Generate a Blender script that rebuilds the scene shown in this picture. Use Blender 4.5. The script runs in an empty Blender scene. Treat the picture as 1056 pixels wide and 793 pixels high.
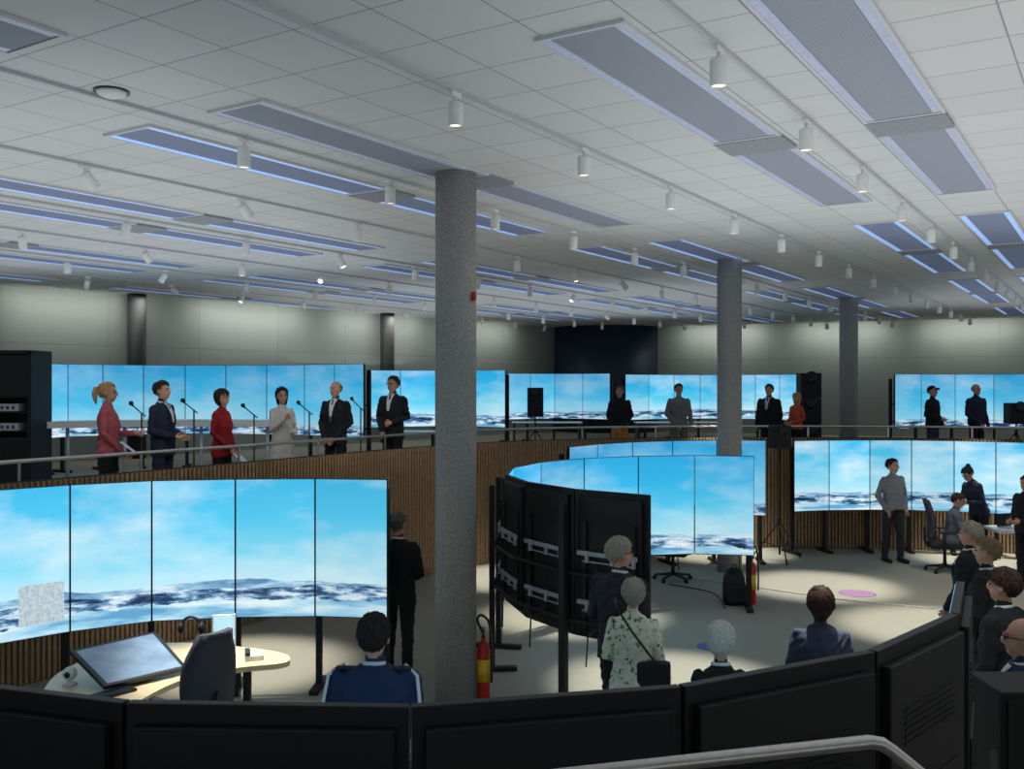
import bpy, bmesh, math, random
import numpy as np
from mathutils import Vector, Matrix, noise
random.seed(4)
S=bpy.context.scene; C=S.collection
try: S.view_settings.view_transform='Standard'
except Exception: pass
EYE=3.15; PLAT=1.42; CEIL=5.27
CX,CY,F=528.0,396.5,1000.0
def X(p,Y): return (p-CX)*Y/F
def onz(p,q,z):
    Y=(EYE-z)*F/(q-CY); return Vector((X(p,Y),Y,z))
def lin(c):
    return tuple(((v/255)/12.92 if v<=10 else (((v/255)+.055)/1.055)**2.4) for v in c)
ORD=['first','second','third','fourth','fifth','sixth','seventh','eighth','ninth','tenth','eleventh','twelfth','thirteenth','fourteenth','fifteenth','sixteenth','seventeenth','eighteenth','nineteenth','twentieth']
# ------------------------------------------------------------------ materials
def newmat(n):
    m=bpy.data.materials.new(n); m.use_nodes=True
    return m,m.node_tree.nodes,m.node_tree.links,m.node_tree.nodes['Principled BSDF']
MC={}
def mat(name,col,rough=.6,metal=0,var=.12,scale=30,bump=0,emit=0,ecol=None):
    if name in MC: return MC[name]
    m,n,l,b=newmat(name); c=lin(col)
    tc=n.new('ShaderNodeTexCoord'); no=n.new('ShaderNodeTexNoise'); no.inputs['Scale'].default_value=scale; no.inputs['Detail'].default_value=3
    l.new(tc.outputs['Object'],no.inputs['Vector'])
    r=n.new('ShaderNodeValToRGB')
    r.color_ramp.elements[0].position=.3; r.color_ramp.elements[1].position=.7
    r.color_ramp.elements[0].color=(*[v*(1-var) for v in c],1); r.color_ramp.elements[1].color=(*[min(1,v*(1+var)) for v in c],1)
    l.new(no.outputs['Fac'],r.inputs[0]); l.new(r.outputs[0],b.inputs['Base Color'])
    b.inputs['Roughness'].default_value=rough; b.inputs['Metallic'].default_value=metal
    if bump:
        bp=n.new('ShaderNodeBump'); bp.inputs['Strength'].default_value=bump; bp.inputs['Distance'].default_value=.01
        l.new(no.outputs['Fac'],bp.inputs['Height']); l.new(bp.outputs[0],b.inputs['Normal'])
    if emit:
        b.inputs['Emission Color'].default_value=(*(lin(ecol) if ecol else c),1); b.inputs['Emission Strength'].default_value=emit
    MC[name]=m; return m
def brickmat(name,c1,c2,cm,w,h,mortar,rough,swz=None,off=0):
    m,n,l,b=newmat(name)
    tc=n.new('ShaderNodeTexCoord'); br=n.new('ShaderNodeTexBrick'); br.offset=off
    if swz:
        se=n.new('ShaderNodeSeparateXYZ'); co=n.new('ShaderNodeCombineXYZ'); l.new(tc.outputs['Object'],se.inputs[0])
        l.new(se.outputs['X'],co.inputs['X']); l.new(se.outputs['Z'],co.inputs['Y']); l.new(co.outputs[0],br.inputs['Vector'])
    else: l.new(tc.outputs['Object'],br.inputs['Vector'])
    br.inputs['Color1'].default_value=(*lin(c1),1); br.inputs['Color2'].default_value=(*lin(c2),1); br.inputs['Mortar'].default_value=(*lin(cm),1)
    br.inputs['Scale'].default_value=1; br.inputs['Brick Width'].default_value=w; br.inputs['Row Height'].default_value=h
    br.inputs['Mortar Size'].default_value=mortar; br.inputs['Mortar Smooth'].default_value=.2
    l.new(br.outputs['Color'],b.inputs['Base Color']); b.inputs['Roughness'].default_value=rough
    return m
def screenmat(name,seed,strength=1.0,hz=.13,cloud=.8,blue=((205,240,247),(124,218,242),(74,200,238),(58,182,228)),amp=1.0):
    m,n,l,b=newmat(name)
    uv=n.new('ShaderNodeUVMap'); uv.uv_map='UVMap'; se=n.new('ShaderNodeSeparateXYZ'); l.new(uv.outputs[0],se.inputs[0])
    def noise2(sx,sy,det,rough=.55,o=0):
        mp=n.new('ShaderNodeMapping'); mp.inputs['Scale'].default_value=(sx,sy,1); mp.inputs['Location'].default_value=(seed*3.7+o,seed*1.3+o,seed)
        l.new(uv.outputs[0],mp.inputs[0]); t=n.new('ShaderNodeTexNoise'); t.inputs['Scale'].default_value=1; t.inputs['Detail'].default_value=det; t.inputs['Roughness'].default_value=rough
        l.new(mp.outputs[0],t.inputs['Vector']); return t.outputs['Fac']
    def ramp(src,els):
        r=n.new('ShaderNodeValToRGB'); cr=r.color_ramp
        while len(cr.elements)<len(els): cr.elements.new(.5)
        for e,(p,c) in zip(cr.elements,els): e.position=p; e.color=(*lin(c),1)
        l.new(src,r.inputs[0]); return r.outputs[0]
    def mix(f,a,bb):
        x=n.new('ShaderNodeMix'); x.data_type='RGBA'; l.new(f,x.inputs[0]); l.new(a,x.inputs[6]); l.new(bb,x.inputs[7]); return x.outputs[2]
    def math_(op,a,bv):
        x=n.new('ShaderNodeMath'); x.operation=op
        for i,v in enumerate((a,bv)):
            if isinstance(v,(int,float)): x.inputs[i].default_value=v
            else: l.new(v,x.inputs[i])
        return x.outputs[0]
    vv=se.outputs['Y']
    sky=ramp(vv,[(.15,blue[0]),(.42,blue[1]),(.72,blue[2]),(1,blue[3])])
    cb=int(255*cloud)
    cl=ramp(noise2(.5,1.7,6,.56),[(.43,(0,0,0)),(.64,(cb,cb,cb))])
    clw=ramp(noise2(1.2,3.6,5,.6,3),[(.3,(172,226,243)),(.65,(242,250,252))])
    sky=mix(cl,sky,clw)
    hill=ramp(noise2(1.6,12,6,.66,7),[(.40,(86,136,178)),(.5,(136,184,214)),(.60,(210,232,243))])
    land=ramp(noise2(2.3,14,7,.68,1),[(.38,(14,34,62)),(.45,(44,82,122)),(.50,(96,144,184)),(.55,(196,220,236)),(.66,(240,248,251))])
    wat=ramp(noise2(.8,8,4,.58,5),[(.40,(96,164,206)),(.5,(158,211,235)),(.62,(226,243,249))])
    h1=math_('ADD',math_('MULTIPLY',noise2(.6,.001,6,.6,2),.22*amp),hz+.075-.11*amp)
    h2=math_('ADD',math_('MULTIPLY',noise2(.9,.001,9,.66,9),.16*amp),hz+.04-.085*amp)
    h3=math_('ADD',math_('MULTIPLY',noise2(.6,1.5,7,.62,4),.34),hz-.235)
    col=mix(math_('LESS_THAN',vv,h1),sky,hill)
    col=mix(math_('LESS_THAN',vv,h2),col,land)
    col=mix(math_('LESS_THAN',vv,h3),col,wat)
    oi=n.new('ShaderNodeObjectInfo')
    l.new(math_('MULTIPLY',math_('ADD',math_('MULTIPLY',oi.outputs['Random'],.2),.88),strength),b.inputs['Emission Strength'])
    l.new(col,b.inputs['Emission Color'])
    b.inputs['Base Color'].default_value=(.01,.01,.012,1); b.inputs['Roughness'].default_value=.3
    return m
BLK=mat('black_plastic',(22,23,26),.42,0,.1); BLK2=mat('black_matte',(14,14,16),.6,0,.15); STEEL=mat('brushed_steel',(206,204,200),.32,1,.06,60); COVER=mat('rear_cover_black',(21,22,25),.5,0,.1)
SILV=mat('silver_bracket',(190,197,206),.35,.4,.08); WHT=mat('white_paint',(225,225,222),.45,0,.04); WHT2=mat('white_laminate',(215,220,226),.3,0,.03); BIRCH=mat('pale_birch',(208,186,150),.4,0,.08,8)
TRK=mat('track_grey',(182,184,184),.5,0,.04); FRM=mat('panel_frame',(200,202,206),.5,0,.04)
DGREY=mat('dark_grey_fabric',(34,36,42),.9,0,.2,200,.2); MESHG=mat('grey_mesh_fabric',(58,62,72),.8,0,.25,260,.2); CONC=mat('raw_concrete',(154,153,150),.85,0,.28,55,.3); DCOL=mat('dark_column_paint',(44,44,46),.6,0,.1)
RED=mat('red_enamel',(190,32,24),.35); YEL=mat('yellow_label',(225,180,30),.5)
# ------------------------------------------------------------------ mesh helpers
def box(bm,c,s,rz=0,bev=0,M=None):
    r=bmesh.ops.create_cube(bm,size=1); v=r['verts']
    bmesh.ops.scale(bm,verts=v,vec=s)
    if bev:
        es=list({e for q in v for e in q.link_edges})
        rb=bmesh.ops.bevel(bm,geom=es,offset=bev,segments=2,affect='EDGES',profile=.6)
        v=list({q for f in rb['faces'] for q in f.verts}|{q for q in v if q.is_valid})
    mt=Matrix.Translation(c)@Matrix.Rotation(rz,4,'Z')
    if M is not None: mt=M@mt
    bmesh.ops.transform(bm,matrix=mt,verts=v)
    return v
def tube(bm,pts,rad,n=10,cap=True,mi=0):
    pts=[Vector(p) for p in pts]; rs=rad if isinstance(rad,(list,tuple)) else [rad]*len(pts)
    rings=[]; ref=None
    for i,p in enumerate(pts):
        d=(pts[min(i+1,len(pts)-1)]-pts[max(i-1,0)]).normalized()
        if ref is None: ref=Vector((0,1,0)) if abs(d.y)<.9 else Vector((1,0,0))
        a=(ref-d*ref.dot(d))
        if a.length<1e-4: a=d.orthogonal()
        a.normalize(); b=d.cross(a); ref=a
        ra=rs[i] if isinstance(rs[i],tuple) else (rs[i],rs[i])
        rings.append([bm.verts.new(p+b*math.cos(t)*ra[0]+a*math.sin(t)*ra[1]) for t in [2*math.pi*k/n for k in range(n)]])
    for a,b in zip(rings,rings[1:]):
        for k in range(n):
            f=bm.faces.new((a[k],a[(k+1)%n],b[(k+1)%n],b[k])); f.smooth=True; f.material_index=mi
    if cap:
        f=bm.faces.new(rings[0][::-1]); f.material_index=mi
        f=bm.faces.new(rings[-1]); f.material_index=mi
def lathe(bm,prof,c=(0,0,0),n=24,M=None):
    rings=[]; M=M or Matrix()
    for r,z in prof:
        rings.append([bm.verts.new(M@Vector((c[0]+r*math.cos(2*math.pi*k/n),c[1]+r*math.sin(2*math.pi*k/n),c[2]+z))) for k in range(n)])
    for a,b in zip(rings,rings[1:]):
        for k in range(n):
            f=bm.faces.new((a[k],a[(k+1)%n],b[(k+1)%n],b[k])); f.smooth=True
    bm.faces.new(rings[0][::-1]); bm.faces.new(rings[-1])
def ellip(bm,c,r,M=None,mi=0,u=16,v=10):
    mt=Matrix.Translation(c)@Matrix.Diagonal((*r,1))
    if M is not None: mt=M@mt
    q=bmesh.ops.create_uvsphere(bm,u_segments=u,v_segments=v,radius=1,matrix=mt)
    for f in {f for w in q['verts'] for f in w.link_faces}: f.smooth=True; f.material_index=mi
def prism(bm,poly,z0,z1):
    a=[bm.verts.new((p[0],p[1],z0)) for p in poly]; b=[bm.verts.new((p[0],p[1],z1)) for p in poly]; n=len(poly)
    bm.faces.new(a[::-1]); bm.faces.new(b)
    for i in range(n): bm.faces.new((a[i],a[(i+1)%n],b[(i+1)%n],b[i]))
def obj(name,bm,m,parent=None,loc=None,rz=0):
    bmesh.ops.recalc_face_normals(bm,faces=bm.faces)
    me=bpy.data.meshes.new(name); bm.to_mesh(me); bm.free()
    for q in (m if isinstance(m,list) else [m]): me.materials.append(q)
    o=bpy.data.objects.new(name,me); C.objects.link(o)
    if parent: o.parent=parent
    if loc is not None: o.location=loc
    o.rotation_euler.z=rz
    return o
def B(): return bmesh.new()
def tag(o,label,cat=None,group=None,kind=None):
    o['label']=label
    if cat: o['category']=cat
    if group: o['group']=group
    if kind: o['kind']=kind
    return o
def thing(name,label,cat,loc,rz=0,group=None):
    o=bpy.data.objects.new(name,None); C.objects.link(o); o.location=loc; o.rotation_euler.z=rz; o.empty_display_size=.1
    return tag(o,label,cat,group)
def struct(name,bm,m,label,cat,loc=None,rz=0): return tag(obj(name,bm,m,None,loc,rz),label,cat,None,'structure')
def dup(root,loc,rz,label,group=None):
    r=root.copy(); C.objects.link(r); r.location=loc; r.rotation_euler.z=rz; r['label']=label
    if group: r['group']=group
    for ch in list(root.children):
        c=ch.copy(); C.objects.link(c); c.parent=r
        for g in list(ch.children):
            d=g.copy(); C.objects.link(d); d.parent=c
    return r
def catmull(P,n=8):
    P=[Vector(p) for p in P]; out=[]
    Q=[2*P[0]-P[1]]+P+[2*P[-1]-P[-2]]
    for i in range(1,len(Q)-2):
        for k in range(n):
            t=k/n; a,b,c,d=Q[i-1],Q[i],Q[i+1],Q[i+2]
            out.append(.5*((2*b)+(c-a)*t+(2*a-5*b+4*c-d)*t*t+(3*b-a-3*c+d)*t**3))
    out.append(P[-1]); return out
# ------------------------------------------------------------------ room shell
ANG=math.atan2(.845,.534); U=Vector((.534,.845)); V=Vector((.845,-.534))
def st(s,t): p=U*s+V*t; return p.x,p.y
bm=B(); box(bm,(2,14,-.05),(44,44,.1)); 
carpet=mat('carpet',(146,143,130),.95,0,.24,90,.3)
struct('floor',bm,carpet,'beige grey carpeted lower floor of the sunken hall','floor')
EDGE=catmull([(-12.5,-1.5),(-9.0,4.07),(-5.25,10.0),(-3.4,12.93),(-1.5,15.9),(0.2,17.6),(2.2,18.4),(4.2,18.75),(6.2,18.7),(8.6,18.3),(11.5,17.2),(15,15),(19,11)],10)
cen=Vector((3.5,6.0))
bm=B(); NE=len(EDGE)
q4=[[bm.verts.new((*(cen+(p-cen)*k_),z_)) for p in EDGE] for k_,z_ in ((1.001,PLAT-.25),(1.001,PLAT),(1.3,PLAT),(1.7,PLAT),(2.6,PLAT),(2.6,PLAT-.25))]
for a,b in zip(q4,q4[1:]+q4[:1]):
    for i in range(NE-1): bm.faces.new((a[i],a[i+1],b[i+1],b[i]))
struct('floor_platform',bm,carpet,'carpeted raised gallery floor behind the slatted parapet','floor')
bm=B(); box(bm,(-2,-.9,PLAT-.1),(16,4.2,.2)); struct('floor_gallery',bm,carpet,'carpeted near gallery floor the photograph is taken from','floor')
ZS=2.13
def along(P,step,start=0):
    out=[]; acc=start
    for a,b in zip(P,P[1:]):
        L=(b-a).length; d=(b-a)/L
        while acc<L: out.append((a+d*acc,d)); acc+=step
        acc-=L
    return out
bm=B()
f0=[bm.verts.new((p.x,p.y,0)) for p in EDGE]; f1=[bm.verts.new((p.x,p.y,ZS)) for p in EDGE]
off=[]
for i,p in enumerate(EDGE):
    d=(EDGE[min(i+1,len(EDGE)-1)]-EDGE[max(i-1,0)]).normalized(); off.append(p+Vector((-d.y,d.x))*.06)
f2=[bm.verts.new((p.x,p.y,ZS)) for p in off]; f3=[bm.verts.new((p.x,p.y,PLAT)) for p in off]
for i in range(len(EDGE)-1):
    for a,b in ((f0,f1),(f1,f2),(f2,f3)):
        f=bm.faces.new((a[i],a[i+1],b[i+1],b[i])); f.material_index=1
for p,d in along(EDGE,.064):
    if 3<p.y and p.x<13:
        q=p+Vector((d.y,-d.x))*.022
        box(bm,(q.x,q.y,ZS/2+.0),(.040,.044,ZS-.02),math.atan2(d.y,d.x))
struct('wall_slats',bm,[mat('oak_slats',(162,132,100),.6,0,.16,14),mat('slat_backing',(40,33,28),.8)],'curved wall of vertical oak slats with dark gaps under the gallery','wall')
W1=Vector((-10.9,20.7)); W2=Vector((1.7,36.2)); dW=(W2-W1).normalized(); W0=W1-dW*24
wallm=brickmat('wall_panels',(152,159,152),(146,153,146),(120,126,120),2.4,1.35,.007,.7,True)
L=(W2-W0).length; bm=B(); box(bm,(L/2,.1,CEIL/2),(L,.2,CEIL))
struct('wall_left',bm,wallm,'pale grey green panelled wall behind the left screens','wall',(W0.x,W0.y,0),math.atan2(dW.y,dW.x))
A1=Vector((4.6,35.82)); A2=Vector((24,27.77)); dA=(A2-A1).normalized(); L=(A2-A1).length
bm=B(); box(bm,(L/2,.1,CEIL/2),(L,.2,CEIL)); struct('wall_back',bm,wallm,'pale grey panelled back wall behind the right screens','wall',(A1.x,A1.y,0),math.atan2(dA.y,dA.x))
bm=B(); lathe(bm,[(2.0,PLAT),(2.0,CEIL)],(3.55,36.4,0),40); struct('wall_corner',bm,mat('navy_curved_wall',(40,56,76),.5),'dark navy rounded wall in the far corner','wall')
bm=B(); q=[bm.verts.new(p) for p in ((-18,-24,0),(48,-24,0),(48,30,0),(-18,30,0))]; bm.faces.new(q)
ceilm=brickmat('ceiling_tiles',(210,211,210),(205,206,205),(146,149,153),.6,.6,.006,.85)
struct('ceiling',bm,ceilm,'suspended white tile ceiling with thin grid lines','ceiling',(0,0,CEIL),ANG)
def inroom(x,y,m=.4):
    w=Vector((x,y))-W1; left=w.x*dW.y-w.y*dW.x
    a=Vector((x,y))-A1; back=-(a.x*dA.y-a.y*dA.x)
    return left>m and back<-m and (Vector((x,y))-Vector((3.55,36.4))).length>2.0+m
def vis(x,y,z,mx=60,my=40):
    if y<1: return False
    p=CX+x/y*F; q=CY-(z-EYE)/y*F
    return -mx<p<1056+mx and -my<q<793+my
def column(x,y,r,m,label,base):
    bm=B(); lathe(bm,[(r,base),(r,CEIL)],(0,0,0),36)
    o=obj('column',bm,m,None,(x,y,0)); return tag(o,label,'column')
column(-.56,9.67,.205,CONC,'nearest round concrete column with a fire extinguisher at its foot',0)
column(3.67,16.37,.205,CONC,'middle round concrete column rising behind the centre screens',0)
column(8.13,23.42,.215,CONC,'farthest round concrete column on the raised gallery at right',PLAT)
column(-8.8,22.75,.21,DCOL,'dark column against the left wall above the leftmost gallery screens',PLAT)
column(-3.72,28.95,.21,DCOL,'dark column against the left wall above the tall suited man',PLAT)
bm=B(); lathe(bm,[(.0,0),(.045,.0),(.045,.03),(.03,.04),(.0,.04)],n=16,M=Matrix.Rotation(math.pi/2,4,'Y')); 
tag(obj('alarm_button',bm,RED,None,(-.56+.17,9.67-.115,4.02)),'small red round alarm fixed to the nearest concrete column','alarm')
# ------------------------------------------------------------------ ceiling beams, tracks, spots
PERF=mat('perforated_panel',(152,157,170),.7,0,.1,300); STRIP=mat('slot_light',(172,178,202),.5,emit=.15); PERFB=mat('perforated_panel_glow',(132,140,162),.7,0,.1,300,emit=.07,ecol=(140,168,226)); STRIPB=mat('slot_light_blue',(150,184,238),.5,emit=.62); PLATE=mat('grey_blank_plate',(136,140,146),.6)  # PERFB: unlit mesh given a soft blue glow in left and far panels
def beam_proto(plate,glow):
    o=thing('ceiling_panel','','ceiling panel',(0,0,0)); ws=.065
    bm=B()
    for y in (-.29,.29): box(bm,(1.5,y,-.010),(3.04,.022,.03))
    for x in (0,3.0): box(bm,(x,0,-.010),(.03,.56,.03))
    obj('frame',bm,FRM,o)
    bm=B(); box(bm,(1.5,0,-.006),(2.96,.42,.02))
    for i in range(21): box(bm,(1.5,-.2+.02*i,-.0165),(2.94,.006,.002))
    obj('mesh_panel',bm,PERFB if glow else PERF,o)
    for y in (-.28+ws/2,.28-ws/2):
        bm=B(); box(bm,(1.5,y,-.008),(2.94,ws,.022)); obj('light_strip',bm,STRIPB if glow else STRIP,o)
    if plate:
        bm=B(); box(bm,(3.27,0,-.012),(.48,.6,.03)); obj('end_plate',bm,PLATE,o)
    return o
protos={}
rows=[2.8,1.5,-1.47,-2.75,-5.7,-7.0,-9.95,-11.25,-14.2,-15.5,-18.4]
for ri_,t in enumerate(rows):
    k=0
    for s0 in (-3,5.1,13.2,21.3,29.4):
        for j,ds in enumerate((0,3.5)):
            pts=[st(s0+ds+a,t) for a in (.2,1.5,2.9)]
            if not all(inroom(*p) for p in pts) or not any(vis(p[0],p[1],CEIL) for p in pts): continue
            loc=(*st(s0+ds,t),CEIL)
            lab='grey perforated ceiling panel, %s from the near end of the %s panel row from the right'%(ORD[k],ORD[ri_])
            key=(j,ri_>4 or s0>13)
            if key not in protos:
                o=protos[key]=beam_proto(j==0,key[1]); o.location=loc; o.rotation_euler.z=ANG; o['label']=lab; o['group']='perforated ceiling panels'
            else: dup(protos[key],loc,ANG,lab,'perforated ceiling panels')
            k+=1
tracks=[2.1,-.02,-2.13,-4.05,-6.35,-8.4,-10.6,-12.7,-14.85,-17]
SPOT=[None]
def spot_proto():
    o=thing('track_spotlight','','spotlight',(0,0,0))
    bm=B(); box(bm,(0,0,-.045),(.11,.036,.035),bev=.004); obj('track_adapter',bm,WHT,o)
    bm=B(); tube(bm,[(0,0,-.06),(0,0,-.115)],.012,8); obj('stem',bm,WHT,o)
    bm=B(); lathe(bm,[(.03,-.095),(.052,-.105),(.055,-.115),(.055,-.272),(.05,-.275),(.048,-.255),(.0,-.25)],n=20); h=obj('lamp_body',bm,WHT,o)
    bm=B(); lathe(bm,[(.0,-.262),(.046,-.262),(.046,-.256),(.0,-.256)],n=16); obj('lens',bm,mat('warm_lens',(255,238,205),.3,emit=2.5),h)
    return o
lamp_sites=[]
for ti,t in enumerate(tracks):
    ss=[s for s in [2.0+.25*i for i in range(150)] if inroom(*st(s,t),.3) and vis(*st(s,t),CEIL,200,200)]
    if not ss: continue
    s0,s1=min(ss),max(ss); p=st((s0+s1)/2,t)
    bm=B(); box(bm,(0,0,-.014),(s1-s0,.03,.028)); tr=obj('lighting_track',bm,TRK,None,(p[0],p[1],CEIL),ANG)
    tag(tr,'white ceiling lighting track, %s from the right'%ORD[ti],'track',None)
    k=0
    for i in range(-2,20):
        s=5.65+1.95*i+(.0 if ti%2 else .12); x,y=st(s,t)
        if s<s0 or s<5.3 or s>s1 or not vis(x,y,CEIL-.2,20,30): continue
        lab='white cylinder spotlight, %s from the near end of the %s lighting track from the right'%(ORD[k],ORD[ti]); k+=1
        if SPOT[0] is None:
            o=SPOT[0]=spot_proto(); o.location=(x,y,CEIL); o.rotation_euler.z=ANG; o['label']=lab; o['group']='spotlights on the ceiling tracks'
        else: o=dup(SPOT[0],(x,y,CEIL),ANG,lab)
        if ti>4 and random.random()<.35:
            for ch in o.children:
                if ch.name.startswith('lamp_body'):
                    a=Matrix.Translation((0,0,-.11))@Matrix.Rotation(random.uniform(-.9,.9),4,'Y')@Matrix.Rotation(random.uniform(-.6,.6),4,'X')@Matrix.Translation((0,0,.11)); ch.matrix_local=a
        lamp_sites.append((x,y,ti,k))
o=thing('ceiling_sensor','small round sensor with dark ring on the upper left ceiling','sensor',Vector((X(115,7.0),7.0,CEIL)))
bm=B(); lathe(bm,[(0,-.05),(.06,-.045),(.1,-.025),(.11,0)],n=24); obj('housing',bm,WHT,o)
bm=B(); lathe(bm,[(.112,-.006),(.125,-.012),(.125,0),(.112,0)],n=24); obj('dark_ring',bm,BLK,o)
# ------------------------------------------------------------------ screens
def tv(p0,p1,z0,z1,m,u0,label,group,base,bracket):
    p0=Vector(p0);p1=Vector(p1); d=p1-p0; w=d.length; d/=w; mid=(p0+p1)/2; h=z1-z0
    o=thing('display_screen',label,'screen',(mid.x,mid.y,z0),math.atan2(d.y,d.x),group)
    w-=.004
    bm=B(); box(bm,(0,.02,h/2),(w,.038,h),bev=.004); obj('housing',bm,BLK,o)
    bm=B(); q=[bm.verts.new(v) for v in ((-w/2+.007,-.0015,.009),(w/2-.007,-.0015,.009),(w/2-.007,-.0015,h-.007),(-w/2+.007,-.0015,h-.007))]
    f=bm.faces.new(q); uvl=bm.loops.layers.uv.new('UVMap')
    for lp,uvv in zip(f.loops,((u0,0),(u0+w,0),(u0+w,1),(u0,1))): lp[uvl].uv=uvv
    me=bpy.data.meshes.new('screen_panel'); bm.to_mesh(me); bm.free(); me.materials.append(m); pn=bpy.data.objects.new('screen_panel',me); C.objects.link(pn); pn.parent=o
    bm=B(); ins=.07 if not bracket else .12
    box(bm,(0,.057,h*.5),(w-ins,.036,h-.12),bev=.006)
    if not bracket: box(bm,(0,.079,h*.36),(w-.2,.012,h*.5),bev=.004)
    for i in range(6): box(bm,(0,.078,h*.74+i*.025),(w-.3,.006,.008))
    obj('rear_cover',bm,COVER,o)
    if bracket:
        bm=B()
        for sx in (-.33,.33): box(bm,(sx*w,.087,h*.42),(.06,.026,h*.74),bev=.003)
        obj('mount_upright',bm,BLK,o)
        for zb in (.25,.58):
            bm=B(); box(bm,(0,.112,h*zb),(w*.80,.024,.040),bev=.003); box(bm,(0,.108,h*zb-.075),(w*.66,.016,.012),bev=.002)
            for xx in (-.36,-.08,.26): box(bm,(xx*w,.118,h*zb-.03),(.03,.03,.11),bev=.003)
            obj('mount_bracket',bm,SILV,o)
        bm=B(); tube(bm,[(-.1,.1,h*.24),(-.05,.12,h*.12),(.12,.125,h*.08),(.2,.12,h*.02),(.22,.12,-.25)],.008,6); tube(bm,[(.15,.1,h*.58),(.1,.12,h*.45),(-.08,.12,h*.36),(-.12,.1,h*.26)],.008,6); obj('cable',bm,BLK,o)
    return o
def array(verts,z0,z1,m,desc,group,base=0,bracket=False,pidx=None,ptop=None,u0=0):
    u=u0; V2=[Vector(v) for v in verts]; nn=len(V2)-1; out=[]
    for i in range(nn):
        out.append(tv(V2[i],V2[i+1],z0,z1,m,u,desc%ORD[i],group,base,bracket)); u+=(V2[i+1]-V2[i]).length
    cx=sum((v.x for v in V2))/len(V2); cy=sum((v.y for v in V2))/len(V2); pt=ptop or z1-.12
    o=thing('screen_stand','black steel stand carrying the %s'%group,'stand',(cx,cy,base))
    pp=[]
    for i,v in enumerate(V2):
        d=(V2[min(i+1,nn)]-V2[max(i-1,0)]).normalized(); nb=Vector((-d.y,d.x)); q=v+nb*.185+ (d*.06 if i==0 else (-d*.06 if i==nn else d*0)); pp.append((q,d,nb))
        if pidx and i not in pidx: continue
        pw=.075 if bracket else .06
        bm=B(); box(bm,(q.x-cx,q.y-cy,(pt-base)/2),(pw,.06,pt-base),math.atan2(d.y,d.x)); obj('post',bm,BLK2,o)
        bm=B(); box(bm,(q.x-cx,q.y-cy,.025),(.09,.55,.05),math.atan2(d.y,d.x),.008); obj('foot',bm,BLK2,o)
    for zz in (.12,.44):
        bm=B(); tube(bm,[(q.x-cx-nb.x*.02,q.y-cy-nb.y*.02,z0+(z1-z0)*zz-base) for q,d,nb in pp],.018,8); obj('cross_rail',bm,BLK2,o)
    return out
def pv(L): return [(X(p,Y),Y) for p,Y in L]
s1=screenmat('panorama_harbour',1.0,1.0,.18,.9,((208,240,248),(136,218,243),(84,200,240),(64,186,233)),.8); s2=screenmat('panorama_coast',5.3,1.0,.13,.75,((186,234,246),(92,208,243),(50,186,237),(40,170,228)),.9); s3=screenmat('panorama_fjord',9.1,.9,.08,.6,((146,216,242),(78,196,238),(52,178,230),(42,160,218)),.6)
wl=array([(-5.15,8.0),(-4.82,8.71),(-4.23,9.28),(-3.6,9.69),(-2.81,9.85),(-2.01,9.9),(-1.26,9.81)],.78,2.19,s1,'tall snowy coast display, %s from the left in the front left wall','front left curved screen wall')
pm_,_,pl,pb=newmat('pale_chart_inset'); pn_=pm_.node_tree.nodes
tc=pn_.new('ShaderNodeTexCoord'); nz=pn_.new('ShaderNodeTexNoise'); nz.inputs['Scale'].default_value=30; nz.inputs['Detail'].default_value=8; pl.new(tc.outputs['Object'],nz.inputs['Vector']); rp=pn_.new('ShaderNodeValToRGB'); rp.color_ramp.elements[0].position=.40; rp.color_ramp.elements[0].color=(*lin((180,204,216)),1); rp.color_ramp.elements[1].position=.58; rp.color_ramp.elements[1].color=(*lin((214,228,234)),1); pl.new(nz.outputs['Fac'],rp.inputs[0]); pl.new(rp.outputs[0],pb.inputs['Emission Color']); pb.inputs['Emission Strength'].default_value=.85; pb.inputs['Base Color'].default_value=(.02,.02,.02,1)
bm=B(); q=[bm.verts.new(v) for v in ((-.05,-.004,.12),(.355,-.004,.12),(.355,-.004,.50),(-.05,-.004,.50))]; bm.faces.new(q)
me=bpy.data.meshes.new('inset_chart'); bm.to_mesh(me); bm.free(); me.materials.append(pm_); ic=bpy.data.objects.new('inset_chart',me); C.objects.link(ic); ic.parent=wl[1]; ic['label']='pale square chart inset'
ca=Vector((-.6,6.15))
angs=[-54.4-15.2*i for i in range(7)]
array([(2.17,4.74),(1.84,4.08)]+[(ca.x+3.24*math.cos(math.radians(a)),ca.y+3.24*math.sin(math.radians(a))) for a in angs],.78,2.19,s1,'black display back, %s from the right end of the foreground screen arc','foreground arc of screens seen from behind',0,False,(1,3,5,7),1.4)
cd=Vector((2.55,10.95))
array([(cd.x+2.6*math.cos(math.radians(a)),cd.y+2.6*math.sin(math.radians(a))) for a in (240,222,204,186,166.5,147,127.5,108,90,72)],.78,2.16,s2,'portrait display, %s of the centre ring counting from behind the suited man','centre screen ring',0,True,(1,3,4,6,7,9))
array([(.9,15.2),(1.4,15.9),(2.05,16.5),(2.8,16.9),(3.6,17.05),(4.45,17.0)],.85,2.17,s3,'sky blue display, %s from the left of the arc behind the middle column','rear arc behind the middle column')
array(pv([(819,17.9),(855,18.1),(897,18.15),(940,18.1),(984,17.9),(1027,17.6),(1070,17.2)]),.80,2.11,s1,'display of winter sea, %s from the left of the lower right screen wall','lower right screen wall',u0=11)
array(pv([(48,18.5),(70,19),(106,19.5),(148,20),(191,20.2),(233,20.2),(275,20),(314,19.7),(345,19.2),(375,18.6)]),2.12,3.55,s3,'blue display, %s from the left of the gallery wall behind the speakers','gallery screen wall behind the speakers',PLAT,u0=20)
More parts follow.
